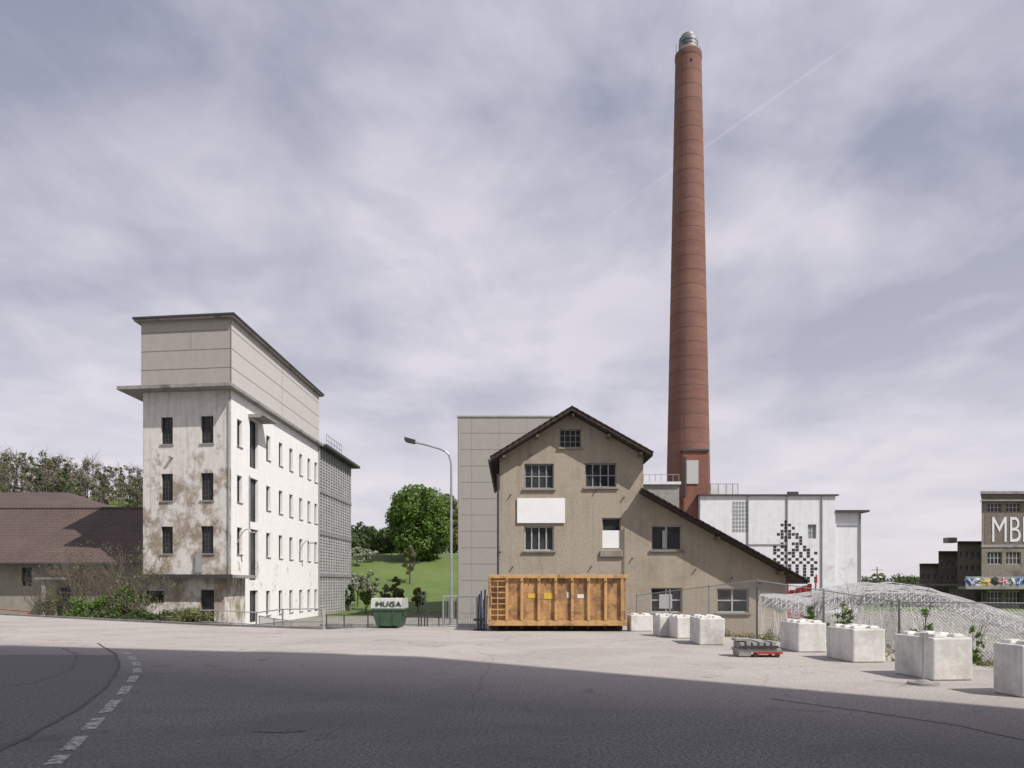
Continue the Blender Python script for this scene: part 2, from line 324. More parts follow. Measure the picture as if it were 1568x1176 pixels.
sl=MB(); sl.box(-1.0,19.5,-.4,Lf+1.25,zl,zl+.24,fq); sl.ob('cornice_slab','slab',g,.02)
sl=MB(); sl.box(19.52,32.3,-.75,Lf+.8,zl-.02,zl+.22,fq); sl.ob('rear_roof_slab','dark_trim',g,.02)
up=MB(); up.poly([ff.p(-.12,.02,zl+.24),ff.p(Lf,.02,zl+.24),ff.p(Lf,.02,zt),ff.p(-.12,.02,zt)]); up.poly([fq.p(19.3,0,zl+.24),fq.p(19.3,Lf,zl+.24),fq.p(19.3,Lf,zt),fq.p(19.3,0,zt)]); up.poly([fq.p(0,Lf,zl+.24),fq.p(19.3,Lf,zl+.24),fq.p(19.3,Lf,zt),fq.p(0,Lf,zt)])
up.ob('upper_front_cladding','panel',g)
up=MB(); up.poly([fs.p(0,.02,zl+.24),fs.p(19.3,.02,zl+.24),fs.p(19.3,.02,zt),fs.p(0,.02,zt)]); up.ob('upper_side_cladding','panel_side',g)
se=MB()
for z in (15.45,16.65,17.85):
    se.box(-.1,Lf,.022,.034,z,z+.03,ff); se.box(0,19.3,.022,.034,z,z+.025,fs)
se.box(Lf-.02,Lf+.03,.0,.05,zl+.24,zt,ff)
se.box(9.5,9.53,.022,.03,zl+.24,zt,fs)
se.box(Lf*.55,Lf*.55+.02,.022,.03,16.68,17.85,ff)
se.ob('panel_joints','seam_pale',g)
ro=MB(); ro.box(-.35,19.8,-.3,Lf+.45,zt,zt+.12,fq); ro.ob('roof_slab','slab',g,.01); ro=MB(); ro.box(-.42,19.9,-.37,Lf+.52,zt+.12,zt+.25,fq); ro.ob('roof_edge','dark_trim',g,.01)
x=MB(); x.box(dx(380),dx(402),.0,1.1,13.0,13.12,fs); x.box(dx(380),dx(381.5),.0,.9,12.9,13.0,fs); x.ob('hoist_canopy','slab',g)
x=MB()
for i in range(7): a=20+i*.9; x.tube(fs.p(a,.5,zl+.22),fs.p(a,.5,zl+1.2),.025)
for z in (.7,1.2): x.tube(fs.p(20,.5,zl+z),fs.p(25.4,.5,zl+z),.025)
x.tube(ff.p(Lf-.12,.07,zb),ff.p(Lf-.12,.07,zl),.05); x.tube(fs.p(19.2,.09,zb),fs.p(19.2,.09,zl),.06); x.tube(fs.p(2.9,.08,2),fs.p(2.9,.08,9),.04)
for a in (dx(362),dx(458)):
    pr=None
    for i in range(9):
        t=i/8; p=fs.p(a,.05+.9*t,4.3+.9*math.sin(t*2.2)); 
        if pr: x.tube(pr,p,.035)
        pr=p
    x.box(a-.1,a+.1,.9,1.25,4.95,5.05,fs)
x.ob('pipes_and_railing','steel',g)
x=MB(); x.box(1.9,2.1,.0,.3,9.75,9.82,ff); x.box(-.5,-.0,-.3,-.2,9.0,9.08,ff); x.box(3.7,4.1,.0,.18,2.4,3.5,ff); x.ob('wall_box','steel',g)
# annex
g=G('entrance_annex',(-20,45,-1.2))
fa=Fr((X(166,44),44),(1,0),(0,-1)); wA=X(344,44)-X(166,44)
ops=[(.6,1.7,.5,1.25),(2.2,3.3,.5,1.25),(5.5,6.3,-1.2,1.3)]
w=MB(); wall(w,fa,0,wA,-1.6,2.0,ops); w.poly([fa.p(wA,0,-1.6),fa.p(wA,-3.4,-1.6),fa.p(wA,-3.4,2.0),fa.p(wA,0,2.0)]); w.ob('wall','white_front',g)
w=MB(); gl=MB()
for o in ops[:2]: window(w,gl,fa,o,3,1)
window(w,gl,fa,ops[2],1,1); w.ob('window_frames','frame_dark',g); gl.ob('glass','glass',g)
w=MB(); w.box(-.5,wA+.75,-3.25,.7,2.0,2.2,fa); w.ob('flat_roof','slab',g,.02)
w=MB(); w.box(-.5,wA+.75,.705,.73,1.98,2.22,fa); w.ob('roof_fascia','dark_trim',g)
# ------------------------------------------------------------------ shed left
g=G('tiled_shed',(-32,54,-1.2))
x0=X(-180,50); x1=-23.2
w=MB(); fa=Fr((x0,51),(1,0),(0,-1)); L=x1-x0
cc=X(41,51)-x0; ops=[(cc-.35,cc+.35,1.5,2.8),(cc-7,cc-6.2,1.3,2.7),(X(86,51)-x0,X(108,51)-x0,-.6,1.4)]
wall(w,fa,0,L,-1.8,3.15,ops); w.ob('wall','shedwall',g)
w=MB(); gl=MB(); [window(w,gl,fa,o,2,2) for o in ops]; w.ob('frames','frame_dark',g); gl.ob('glass','glass',g)
w=MB(); zr=Z(779,57); w.prism([(x0-1,50.0,3.1),(x0-1,57,zr),(x0-1,64,3.1),(x0-1,64,2.95),(x0-1,57,zr-.15),(x0-1,50,2.95)],(x1-x0+.6,0,0)); w.ob('roof','tiles',g)
w=MB(); w.tube((x0-1,49.95,3.02),(x1-.4,49.95,3.02),.09); w.tube((x1-1.2,50.8,-1.5),(x1-1.2,50.8,3),.05); w.ob('gutter','dark_trim',g)
w=MB(); w.tube((x0-1,57,zr+.02),(x1-.4,57,zr+.02),.13); w.ob('ridge_tiles','tiles',g)
w=MB(); w.box(X(52,49),X(92,49),49,51,1.95,2.08); w.box(X(60,49),X(66,49),49.2,49.3,-1.3,1.95); w.ob('lean_canopy','slab',g)
g=G('hipped_hall',(-50,80,-1.2)); zr=Z(754,78)
xl=X(-250,72); xr=X(146,72); ze=Z(782,72)
w=MB(); a=(xl,70,ze);b_=(xr,70,ze);c=(xr,86,ze);d=(xl,86,ze);r1=(X(105,78),78,zr);r2=(xl+5,78,zr)
w.poly([a,b_,r1,r2]); w.poly([b_,c,r1]); w.poly([c,d,r2,r1]); w.poly([d,a,r2]); w.ob('roof','tiles',g)
w=MB(); w.box(xl+.4,xr-.4,70.4,85.6,-1.8,ze); w.ob('walls','shedwall',g)
# ------------------------------------------------------------------ warehouse
g=G('panel_warehouse',(0,70,-1.2)); w=MB(); X0,X1=X(701,60),X(862,60); zt=Z(639,60)
w.box(X0,X1,60,80,-1.6,zt); w.ob('walls','warehouse',g)
w=MB()
for i in range(12):
    z=zt-1.3-i*1.33; w.box(X0-.005,X1+.005,59.99,59.998,z,z+.035)
for i in (1,3,5,7): xx=X0+i*1.12; w.box(xx,xx+.014,59.991,59.998,-1.6,zt)
w.ob('panel_joints','seam_pale',g); w=MB(); w.box(X0-.06,X1+.06,59.94,80.06,zt,zt+.12); w.ob('coping','slab',g)
w=MB(); w.box(X0+.05,X0+.25,59.9,59.985,-1.6,zt-.2); w.ob('corner_profile','warehouse',g)
# ------------------------------------------------------------------ gabled house
D=36.0; g=G('gabled_house',(5,40,-1)); fh=Fr((0,D),(1,0),(0,-1))
XL,XR,XE=X(765,D),X(985,D),X(1203,D)
el=(X(751,35.2),Z(699,35.2)); er=(X(1000,35.2),Z(692,35.2)); ap=(X(876,35.2),Z(622,35.2))
def ztm(s):
    t=(s-ap[0])/(el[0]-ap[0]) if s<ap[0] else (s-ap[0])/(er[0]-ap[0])
    return ap[1]+((el[1] if s<ap[0] else er[1])-ap[1])*t-.2
l0=(X(983,35.3),Z(748,35.3)); l1=(X(1237,35.3),Z(889,35.3))
def ztl(s): return l0[1]+(l1[1]-l0[1])*(s-l0[0])/(l1[0]-l0[0])-.17
def O(a,b,c,d): return (X(a,D),X(b,D),Z(d,D),Z(c,D))
att=O(857,890,657,685); wins=[O(803,848,710,748),O(896,944,709,746),O(803,848,806,843)]; door=O(922,951,793,840)
w=MB(); wall(w,fh,XL,XR,-1.6,ztm,[att,door]+wins,.2,(ap[0],))
lw=[O(998,1044,805,842),O(997,1045,900,938),O(1098,1147,901,938)]
wall(w,fh,XR,XE,-1.6,ztl,lw,.2,())
w.poly([(XL,D,-1.6),(XL,D+11,-1.6),(XL,D+11,ztm(XL)),(XL,D,ztm(XL))]); w.poly([(XE,D,-1.6),(XE,D+11,-1.6),(XE,D+11,ztl(XE)),(XE,D,ztl(XE))]); w.poly([(XR,D,2),(XR,D+11,2),(XR,D+11,ztm(XR)),(XR,D,ztm(XR))])
w.poly([(XL,D+11,-1.6),(XR,D+11,-1.6),(XR,D+11,ztm(XR)),(ap[0],D+11,ztm(ap[0])),(XL,D+11,ztm(XL))])
w.poly([(XR,D+11,-1.6),(XE,D+11,-1.6),(XE,D+11,ztl(XE)),(XR,D+11,ztl(XR))])
w.ob('walls','tan',g)
f=MB(); gl=MB(); f2=MB()
window(f,gl,fh,att,4,3,.2,.05,.02); window(f2,gl,fh,lw[0],2,1,.2,.05,.05)
for o in wins: window(f2 if o is wins[2] else f,gl,fh,o,4,1 if o is wins[2] else 2,.2,.06,.03)
for o in lw[1:]: window(f2,gl,fh,o,2,2,.2,.06,.04)
window(f,gl,fh,door,1,1,.2,.06,.03)
f.ob('grey_window_frames','louvre',g); f2.ob('white_window_frames','frame_white',g); gl.ob('glass','glass',g)
w=MB()
for o in [att]+wins+lw: w.box(o[0]-.1,o[1]+.1,.003,.1,o[2]-.1,o[2]-.003,fh)
w.box(door[0]-.1,door[1]+.1,.003,.12,door[2]-.4,door[2]-.1,fh); w.ob('sills','shedwall',g,.01)
w=MB(); w.box(X(792,D),X(865,D),.02,.08,Z(801,D),Z(763,D),fh); w.box(door[0]+.02,door[1]-.02,-.12,-.08,door[2]+.03,Z(812,D),fh); w.ob('white_boards','white_paint',g)
w=MB(); w.box(X(1010,D),X(1030,D),-.12,-.1,Z(932,D),Z(910,D),fh); w.box(X(1015,D),X(1020,D),-.13,-.1,Z(840,D),Z(812,D),fh); w.ob('window_board','frame_white',g)
for nm,pp,y0,th in (('roof_left',(el,ap),35.2,.19),('roof_right',(ap,er),35.2,.19),('leanto_roof',(l0,l1),35.3,.16)):
    (xa,za),(xb,zb_)=pp; w=MB(); w.prism([(xa,y0,za-th),(xb,y0,zb_-th),(xb,y0,zb_),(xa,y0,za)],(0,12.3,0)); w.ob(nm,'tiles_dark',g)
w=MB()
for (xa,za),(xb,zb_) in ((el,ap),(ap,er),(l0,l1)):
    L=math.hypot(xb-xa,zb_-za); k=int(L/.3); sg=1 if zb_>za else -1
    for i in range(k):
        t=(i+.5)/k; xx=xa+(xb-xa)*t; zz=za+(zb_-za)*t; h=.16; dz=(zb_-za)/(xb-xa)*h; yf=y0-.13
        lt_,rt_=(.04,.02) if sg>0 else (.02,.04)
        w.prism([(xx-h,yf,zz-dz-.03),(xx+h,yf,zz+dz-.03),(xx+h,yf,zz+dz+rt_),(xx-h,yf,zz-dz+lt_)],(0,.3,0))
w.ob('verge_tiles','tiles_dark',g)
w=MB()
for px,fn in ((772,ztm),(822,ztm),(876,ztm),(930,ztm),(978,ztm),(1095,ztl),(1190,ztl)):
    xx=X(px,D); zz=fn(xx)-.02-.06; w.box(xx-.07,xx+.07,.0,.68,zz-.13,zz,fh)
w.ob('purlins','wood',g)
w=MB(); w.tube((el[0]-.05,35.2,el[1]-.2),(el[0]-.05,47.3,el[1]-.2),.08); w.tube((XL-.08,D-.08,-1.4),(XL-.08,D-.08,7.0),.05); w.tube(fh.p(X(955,D),.06,1),fh.p(X(955,D),.06,4.4),.02); w.tube(fh.p(X(765.5,D),.08,3.2),fh.p(X(765,D),.3,3.2),.05); w.ob('gutter_and_pipes','dark_trim',g)
w=MB()
for px,py in ((782,758),(812,697),(912,752),(955,762),(968,855),(1065,872),(1120,885),(905,868),(785,868),(1163,893)): w.tube(fh.p(X(px,D),0,Z(py,D)),fh.p(X(px,D),.13,Z(py,D)),.035)
w.ob('wall_fittings','dark_trim',g)
# ------------------------------------------------------------------ chimney
g=G('brick_chimney',(X(1054,65),65,0)); cx=X(1054,65); zt=Z(86,65); rb=X(1087,65)-cx; rt=.5*(X(1070,65)-X(1031,65)); z0=-1.5
me=bpy.data.meshes.new('shaft'); n=48; lv=60; v=[];uv=[];fc=[]
zb2=Z(757,65)
def rr(z): return rb+(rt-rb)*((z-zb2)/(zt-zb2))
for j in range(lv+1):
    z=z0+(zt-z0)*j/lv; r=rr(z)
    for i in range(n): t=2*math.pi*i/n; v.append((cx+r*math.cos(t),65+r*math.sin(t),z))
for j in range(lv):
    for i in range(n): fc.append((j*n+i,j*n+(i+1)%n,(j+1)*n+(i+1)%n,(j+1)*n+i)); uv+=[(i,j),(i+1,j),(i+1,j+1),(i,j+1)]
me.from_pydata(v,[],fc); ul=me.uv_layers.new()
for k,(i,j) in enumerate(uv): ul.data[k].uv=(i/n*10.5,z0+(zt-z0)*j/lv)
me.materials.append(M['brick']); [setattr(p,'use_smooth',True) for p in me.polygons]
o=bpy.data.objects.new('shaft',me); sc.collection.objects.link(o); g.add(o)
def ring(mb,r0,r1,za,zb_,n=48):
    i=len(mb.v)
    for k in range(n):
        t=2*math.pi*k/n; mb.v.append((cx+r0*math.cos(t),65+r0*math.sin(t),za)); mb.v.append((cx+r1*math.cos(t),65+r1*math.sin(t),zb_))
    for k in range(n): q=(k+1)%n; mb.f.append((i+2*k,i+2*q,i+2*q+1,i+2*k+1))
    mb.f.append(tuple(i+2*k for k in range(n))[::-1]); mb.f.append(tuple(i+2*k+1 for k in range(n)))
w=MB()
z=zb2+3
while z<zt-1: ring(w,rr(z)+.008,rr(z)+.008,z,z+.045); z+=1.25
w.ob('iron_bands',mat('iron_band',(.12,.06,.047),.9,.3),g)
w=MB(); ring(w,rt+.02,rt+.05,zt-.5,zt-.3); ring(w,rt+.05,rt+.04,zt-.3,zt+.05); ring(w,rt+.02,rt-.22,zt+.05,zt+.35); w.ob('crown_course',mat('crown_brick',(.15,.075,.058),.9,.2),g)
w=MB(); ring(w,.82,.80,zt+.2,Z(61,65)); ring(w,.66,.62,Z(61,65),Z(56,65))
for q in range(3): ring(w,.84,.84,zt+.4+q*.3,zt+.45+q*.3)
w.ob('metal_flue','dullsteel',g)
w=MB(); w.tube((cx-rt+.05,65,zt),(cx-rt+.05,65,zt+1.1),.02); w.tube((cx+rt-.1,65,zt),(cx+rt-.1,65,zt+.9),.02)
w.tube((cx-.9,65-rr(5)-.05,4),(cx-.45,65-rt-.02,zt-.5),.02)
w.tube((cx+.0,65-rt-.05,zt-1.15),(cx+.0,65-rt-.0,zt-1.0),.09)
w.ob('lightning_conductor','darksteel',g)
w=MB(); xb0,xb1=X(1047,62.6),X(1085,62.6); w.box(xb0,xb1,62.6,65,-1.5,Z(690,62.6)); w.ob('flue_base',mat('base_brick',(.21,.09,.065),.9,.25,4,(.12,.06,.05)),g)
w=MB(); w.box(X(1051,62.6),X(1069,62.6),62.5,62.595,Z(741,62.6),Z(705,62.6)); w.ob('white_hatch','frame_white',g)
w=MB(); w.box(X(1046,62.4),X(1086,62.4),62.45,65,Z(691,62.6),Z(688,62.6)); w.box(X(1048,62.5),X(1051,62.5),62.45,62.59,Z(760,62.6),Z(700,62.6)); w.ob('base_coping','dark_trim',g)
g=G('boiler_house',(14,60,-1)); w=MB(); w.box(X(985,56),X(1040,56),56,62,-1.5,Z(742,56)); w.ob('walls','slab',g)
w=MB(); w.box(X(983,56),X(1042,56),55.8,62,Z(742,56),Z(738,56)); w.ob('coping','white_wall',g)
w=MB()
for px in range(985,1042,9): w.tube((X(px,56),55.9,Z(738,56)),(X(px,56),55.9,Z(727,56)),.02)
w.tube((X(985,56),55.9,Z(727,56)),(X(1040,56),55.9,Z(727,56)),.02); w.ob('roof_railing','steel',g)
# ------------------------------------------------------------------ white buildings on the right
g=G('white_factory_hall',(21,66,-1)); d=62; a0,a1=X(1072,d),X(1279,d); zt=Z(759,d)
fw=Fr((0,d),(1,0),(0,-1)); w=MB()
op=[(X(1237,d),X(1250,d),Z(825,d),Z(803,d))]
wall(w,fw,a0,a1,-1.6,zt,op); w.poly([(a0,d,-1.6),(a0,d+9,-1.6),(a0,d+9,zt),(a0,d,zt)]); w.poly([(a1,d,-1.6),(a1,d+9,-1.6),(a1,d+9,zt),(a1,d,zt)]); w.ob('walls','white_wall',g)
w=MB(); gl=MB(); window(w,gl,fw,op[0],2,2); w.ob('frame','frame_white',g); gl.ob('glass','louvre',g)
w=MB(); w.box(a0-.15,a1+.25,d-.2,d+9.1,zt,zt+.1); w.box(X(1205,d),X(1222,d),d-.1,d+.0,Z(757,d),Z(753,d)); w.ob('roof_edge','dark_trim',g)
w=MB()
for px in (1145,1205,1258): w.tube(fw.p(X(px,d),.08,-1.2),fw.p(X(px,d),.08,zt),.05)
w.box(X(1120,d),X(1205,d),.0,.06,Z(835,d),Z(833,d),fw); w.ob('downpipes','louvre',g)
rows_=["...#........","..###.......","...#.#......","..###.......",".##.###.....","..###.##....","...#...#....","..#..###....",
"#.##..#.#...","##.#.##.##..","#.#.##.#.#.#",".#.#.#.#.#..","#.#.#.#.#.#.","##.#.#.#.#.#","#.#.#.#.#.#.",".##.#.#.#.##","#.#.#.#.#.#.",".#.##.#.#.#.","..#.#.#.##.#","...#.#.#.#.#"]
w=MB(); cs=5.7
for j,r in enumerate(rows_):
    for i,ch in enumerate(r):
        if ch=='#': px=1184+i*cs; py=797+j*cs*.84; s_=.86 if j>7 else .8; w.box(X(px,d),X(px+cs*s_,d),.004,.012,Z(py+cs*.72,d),Z(py,d),fw)
w.ob('mural_squares','black_paint',g)
w=MB()
for i in range(5):
    for j in range(8): px=1122+i*4.8; py=768+j*6; w.box(X(px,d),X(px+3.2,d),.004,.03,Z(py+4.2,d),Z(py,d),fw)
w.ob('glass_block_window','louvre',g)
g=G('roof_terrace',(20,66,9)); w=MB()
for px in (1088,1100,1112,1122,1130): w.tube((X(px,64),64,zt+.1),(X(px,64),64,Z(741,64)),.035)
w.tube((X(1088,64),64,Z(741,64)),(X(1130,64),64,Z(741,64)),.035); w.ob('railing','steel',g)
w=MB(); w.box(X(1088,65),X(1128,65),65,68,zt+.1,Z(743,65)); w.ob('penthouse','white_wall',g)
g=G('white_annex_building',(29,66,-1)); w=MB(); w.box(a1+.02,X(1322,d),d+.4,d+8,-1.6,Z(784,d)); w.ob('walls','white_wall',g)
w=MB(); w.box(a1+.03,X(1331,d),d-.1,d+8.3,Z(784,d),Z(781,d)); w.ob('roof_edge','dark_trim',g)
w=MB(); w.box(X(1285,d),X(1318,d),d+.34,d+.395,Z(805,d),Z(802,d)); w.tube((X(1320,d),d+.3,-1),(X(1320,d),d+.3,Z(785,d)),.06); w.ob('trim','louvre',g)
# far right buildings
g=G('lettered_factory',(58,80,-1)); d=75; fm_=Fr((0,d),(1,0),(0,-1)); a0=X(1503,d); a1=a0+22; KS=.66; w=MB(); ops=[]
for i in range(11):
    xx=a0+.6+i*1.9; ops+= [(xx,xx+1.5,Z(864,d),Z(845,d)),(xx,xx+1.5,Z(784,d),Z(770,d)),(xx,xx+1.5,Z(927,d),Z(906,d))]
wall(w,fm_,a0,a1,-1.6,Z(757,d),ops)
for q in (a0,a1): w.poly([(q,d,-1.6),(q+KS*14,d+14,-1.6),(q+KS*14,d+14,Z(757,d)),(q,d,Z(757,d))])
w.ob('walls','ochre_wall',g)
w=MB(); gl=MB(); [window(w,gl,fm_,o,4,2,.18,.05,.03) for o in ops]; w.ob('frames','frame_white',g); gl.ob('glass','glass',g)
w=MB(); w.skew(a0-.5,a1,d-.6,d-.01,Z(768,d),Z(766,d),KS); w.skew(a0-.5,a1,d-.6,d+14,Z(757,d),Z(753,d),KS); w.box(a0-.05,a1,d-.08,d-.004,Z(838,d),Z(834,d)); w.box(a0-2.4,a1,d-1.3,d-.01,Z(902,d),Z(898,d)); w.ob('slabs','slab',g)
w=MB()
for i in range(14): xx=a0-2.2+i*1.7; w.tube((xx,d-1.25,Z(898,d)),(xx,d-1.25,Z(882,d)),.03)
for i in range(8): xx=a0+.35+i*3.8-.2; w.box(xx,xx+.3,d-.12,d-.01,-1.5,Z(902,d))
w.ob('balcony_rail_and_piers','dark_trim',g)
w=MB(); w.box(a0+.3,a1,d-.02,d-.004,Z(834,d),Z(786,d)); w.ob('letter_band','brown_wall',g)
text('letters','MBI',3.75,(X(1516,d),d-.05,Z(830,d)),'white_wall',g,.02,0,-.02,.62)
cols_=('blue','white_wall','yellow','green','pink','white_wall','blue','yellow')
for i in range(26):
    w=MB(); xx=a0-2.0+i*.82; zc_=Z(890,d)
    w.poly([(xx+.62*math.cos(t*.698)*random.uniform(.5,1.1),d-1.31-.002*i,zc_+.46*math.sin(t*.698)*random.uniform(.6,1.1)) for t in range(9)]); w.ob('graffiti',cols_[i%8],g)
    w=MB()
    for q in range(2): a=random.uniform(0,3); w.tube((xx-.4*math.cos(a),d-1.4,zc_-.35*math.sin(a)),(xx+.4*math.cos(a),d-1.4,zc_+.35*math.sin(a)),.045,n=4)
    w.ob('graffiti_stroke','black_paint' if i%2 else 'white_wall',g)
w=MB(); w.box(a0-2.4,a1,d-1.3,d-1.22,Z(898,d),Z(883,d)); w.ob('balcony_parapet','louvre',g)
g=G('stepped_factory',(50,90,-1))
for (p0,p1,y0,dd,mm) in ((1408,1440,866,86,'ochre_wall'),(1437,1473,847,85.3,'brown_wall'),(1466,1506,832,84.6,'shedwall')):
    ks=(p0-784)/F+.01; w=MB(); fz=Fr((0,dd),(1,0),(0,-1)); ops=[]
    for (u0,u1) in ((12,22),(34,42)):
        q=p0+4
        while q<p1-5: ops.append((X(q,dd),X(q+5.5,dd),Z(y0+u1,dd),Z(y0+u0,dd))); q+=9
        if y0>860: break
    wall(w,fz,X(p0,dd),X(p1,dd),-1.6,Z(y0,dd),ops)
    for q in (X(p0,dd),X(p1,dd)): w.poly([(q,dd,-1.6),(q+ks*9,dd+9,-1.6),(q+ks*9,dd+9,Z(y0,dd)),(q,dd,Z(y0,dd))])
    w.ob('wall',mm,g)
    w=MB(); gl=MB(); [window(w,gl,fz,o,2,1) for o in ops]; gl.ob('glass','glass',g); w.ob('frames','frame_white',g)
    w=MB(); w.skew(X(p0-4,dd),X(p1+1,dd),dd-.5,dd+9,Z(y0,dd),Z(y0-3,dd),ks); w.ob('roof_slab','dark_trim',g)
w=MB(); w.box(X(1412,82),X(1500,82),82,84,Z(897,82),Z(894,82)); w.box(X(1470,82),X(1500,82),82.5,84,-1,Z(897,82)); w.ob('loading_roof','slab',g)
w=MB(); w.box(X(1468,83),X(1482,83),85,86,Z(831,85),Z(823,85)); w.ob('roof_box','slab',g)
g=G('utility_pole',(X(1343,110),110,-1)); w=MB(); xx=X(1343,110); w.tube((xx,110,-1),(xx,110,Z(868,110)),.10,.07); w.box(xx-.8,xx+.8,109.9,110.1,Z(873,110),Z(872.3,110)); w.ob('pole','wood',g)
# ------------------------------------------------------------------ unseen building behind the camera, shape fitted to cast the yard shadow
EL=math.radians(50); SD=Vector((.786,-.618,0)).normalized()
g=G('unseen_shadow_building',(18,-12,0)); w=MB(); Hh=24.5*math.tan(EL)
FP=[(5.3,5.1),(17.1,2.0),(30,-22),(8,-30),(4.4,-10)]
w.prism([(x,y,-1.2) for x,y in FP],(0,0,Hh+1.2)); w.ob('walls','shedwall',g)
w=MB(); w.prism([(13.7,2.6,Hh),(16.0,2.0,Hh),(15,-4,Hh),(12.6,-3,Hh)],(0,0,1.3)); w.ob('lift_housing','panel',g)
fb=Fr(FP[0],Vector(FP[1])-Vector(FP[0])); w=MB()
for i in range(3):
    for j in range(7): w.box(1.6+i*3.6,3.2+i*3.6,.01,.05,3+j*3.6,5+j*3.6,fb)
w.ob('windows','glass',g)
# ------------------------------------------------------------------ roll-off container
g=G('skip_container',(1.6,27.2,0)); d=26.; c0,c1=X(748,d),X(960,d); H=Z(880,d); fc_=Fr((0,d),(1,-.012),(-.012,-1)); zb=.28
w=MB(); w.box(c0+.05,c1-.05,-.09,-.05,zb,H-.1,fc_); w.box(c0+.05,c1-.05,-2.4,-2.36,zb,H-.1,fc_); w.box(c0+.05,c0+.09,-2.36,-.09,zb,H-.1,fc_); w.box(c1-.09,c1-.05,-2.36,-.09,zb,H-.1,fc_); w.box(c0+.09,c1-.09,-2.36,-.09,zb,zb+.06,fc_); w.ob('panels','orange_panel',g)
w=MB(); w.box(c0,c1,-.14,.05,H-.13,H,fc_); w.box(c0,c1,-2.45,-2.3,H-.13,H,fc_); w.box(c0,c0+.14,-2.3,-.14,H-.13,H,fc_); w.box(c1-.14,c1,-2.3,-.14,H-.13,H,fc_)
w.box(c0,c1,-.14,.03,zb-.08,zb+.1,fc_)
ribs=[750,776,799,825,851,876,901,927,952]
for i,px in enumerate(ribs):
    xx=X(px,d); w.box(xx-.05,xx+.05,-.05,.045,zb+.102,H-.132,fc_)
w.ob('frame_and_ribs','orange',g,.012)
w=MB()
for i in range(7): z=zb+.28+i*.2; w.box(X(750,d)+.06,X(776,d)-.06,-.02,.03,z,z+.035,fc_)
w.tube(fc_.p(c0+.1,.08,.9),fc_.p(c0+.1,.08,1.3),.02); w.tube(fc_.p(X(762,d),.02,zb+.1),fc_.p(X(762,d),.02,H-.2),.02)
w.ob('ladder_rungs','orange',g)
w=MB()
for px in (812,838,863,888,914,940): w.tube(fc_.p(X(px,d),.0,H-.14),fc_.p(X(px,d),.0,H-.30),.018)
for px in ribs[1:-1]: w.tube(fc_.p(X(px,d),.045,H-.24),fc_.p(X(px,d),.09,H-.24),.028,n=8)
w.ob('tarpaulin_hooks','rust',g)
w=MB(); w.box(c0+.1,c1-.15,-.75,-.6,.05,.2,fc_); w.box(c0+.1,c1-.15,-1.85,-1.7,.05,.2,fc_)
for px in (758,950):
    for n0 in (-.45,-2.1): w.tube(fc_.p(X(px,d),n0-.15,.12),fc_.p(X(px,d),n0+.15,.12),.12,n=14)
for px in ribs: w.box(X(px,d)-.04,X(px,d)+.04,-2.3,-.15,.08,.2,fc_)
w.ob('skids_and_rollers','rust',g)
w=MB(); w.box(X(808,d),X(820,d),-.046,-.036,Z(916,d),Z(909,d),fc_); w.box(X(833,d),X(847,d),-.046,-.036,Z(917,d),Z(908,d),fc_); w.ob('labels','yellow',g)
w=MB(); w.box(X(868,d),X(871.5,d),-.046,-.036,Z(916,d),Z(907,d),fc_); w.box(X(884,d),X(894,d),-.046,-.036,Z(916,d),Z(910,d),fc_); w.ob('stickers','white_wall',g)
# ------------------------------------------------------------------ green dumpster
g=G('green_dumpster',(X(592,28),28.5,0)); d=27.8; a0,a1=X(569,d),X(616,d); w=MB()
w.prism([(a0+.2,d,.1),(a1-.12,d,.1),(a1,d,.72),(a0,d,.72)],(0,1.5,0)); w.box(a0-.03,a1+.03,d-.04,d+1.54,.66,.74); w.box(a0-.06,a0,d+.3,d+.5,.45,.6); w.box(a1,a1+.06,d+.3,d+.5,.45,.6)
for t in (.3,.7): xx=a0+(a1-a0)*t; w.box(xx-.03,xx+.03,d-.03,d-.001,.12,.66)
w.box(a0+.2,a0+.3,d+.1,d+1.4,.0,.1); w.box(a1-.25,a1-.15,d+.1,d+1.4,.0,.1); w.ob('body','green',g,.015)
w=MB(); w.prism([(a0-.02,d-.02,.742),(a0-.02,d+1.5,.742),(a0-.02,d+1.3,1.12),(a0-.02,d+.08,1.12)],(a1-a0+.04,0,0)); w.ob('lid','frame_white',g,.02)
text('lettering','MUGA',.28,(a0+.15,d,.82),'green',g,.03,0,0,1.2)
# ------------------------------------------------------------------ street lamp
g=G('street_lamp',(X(690,30),30,0)); w=MB(); xx=X(691,30); w.tube((xx,30,0),(xx,30,1.1),.085,.085,12); w.tube((xx,30,1.1),(xx,30,Z(712,30)),.06,.045,12)
pts=[(690,712),(689.5,703),(687,696),(682,691),(674,687.5),(664,684.5),(652,681),(634,677)]
P=[(X(a,30),30,Z(b,30)) for a,b in pts]; P[0]=(xx,30,P[0][2])
for a,b in zip(P[:-1],P[1:]): w.tube(a,b,.042,.04,10)
w.tube((xx,30,0),(xx,30,.06),.18,.18,12); w.ob('pole','steel',g)
w=MB(); hx=X(634,30); hz=Z(677,30); w.prism([(hx+.05,29.88,hz+.06),(hx-.36,29.88,hz+.17),(hx-.36,29.88,hz+.06),(hx-.3,29.88,hz+.02),(hx+.02,29.88,hz-.05)],(0,.24,0)); w.ob('head','darksteel',g,.02)
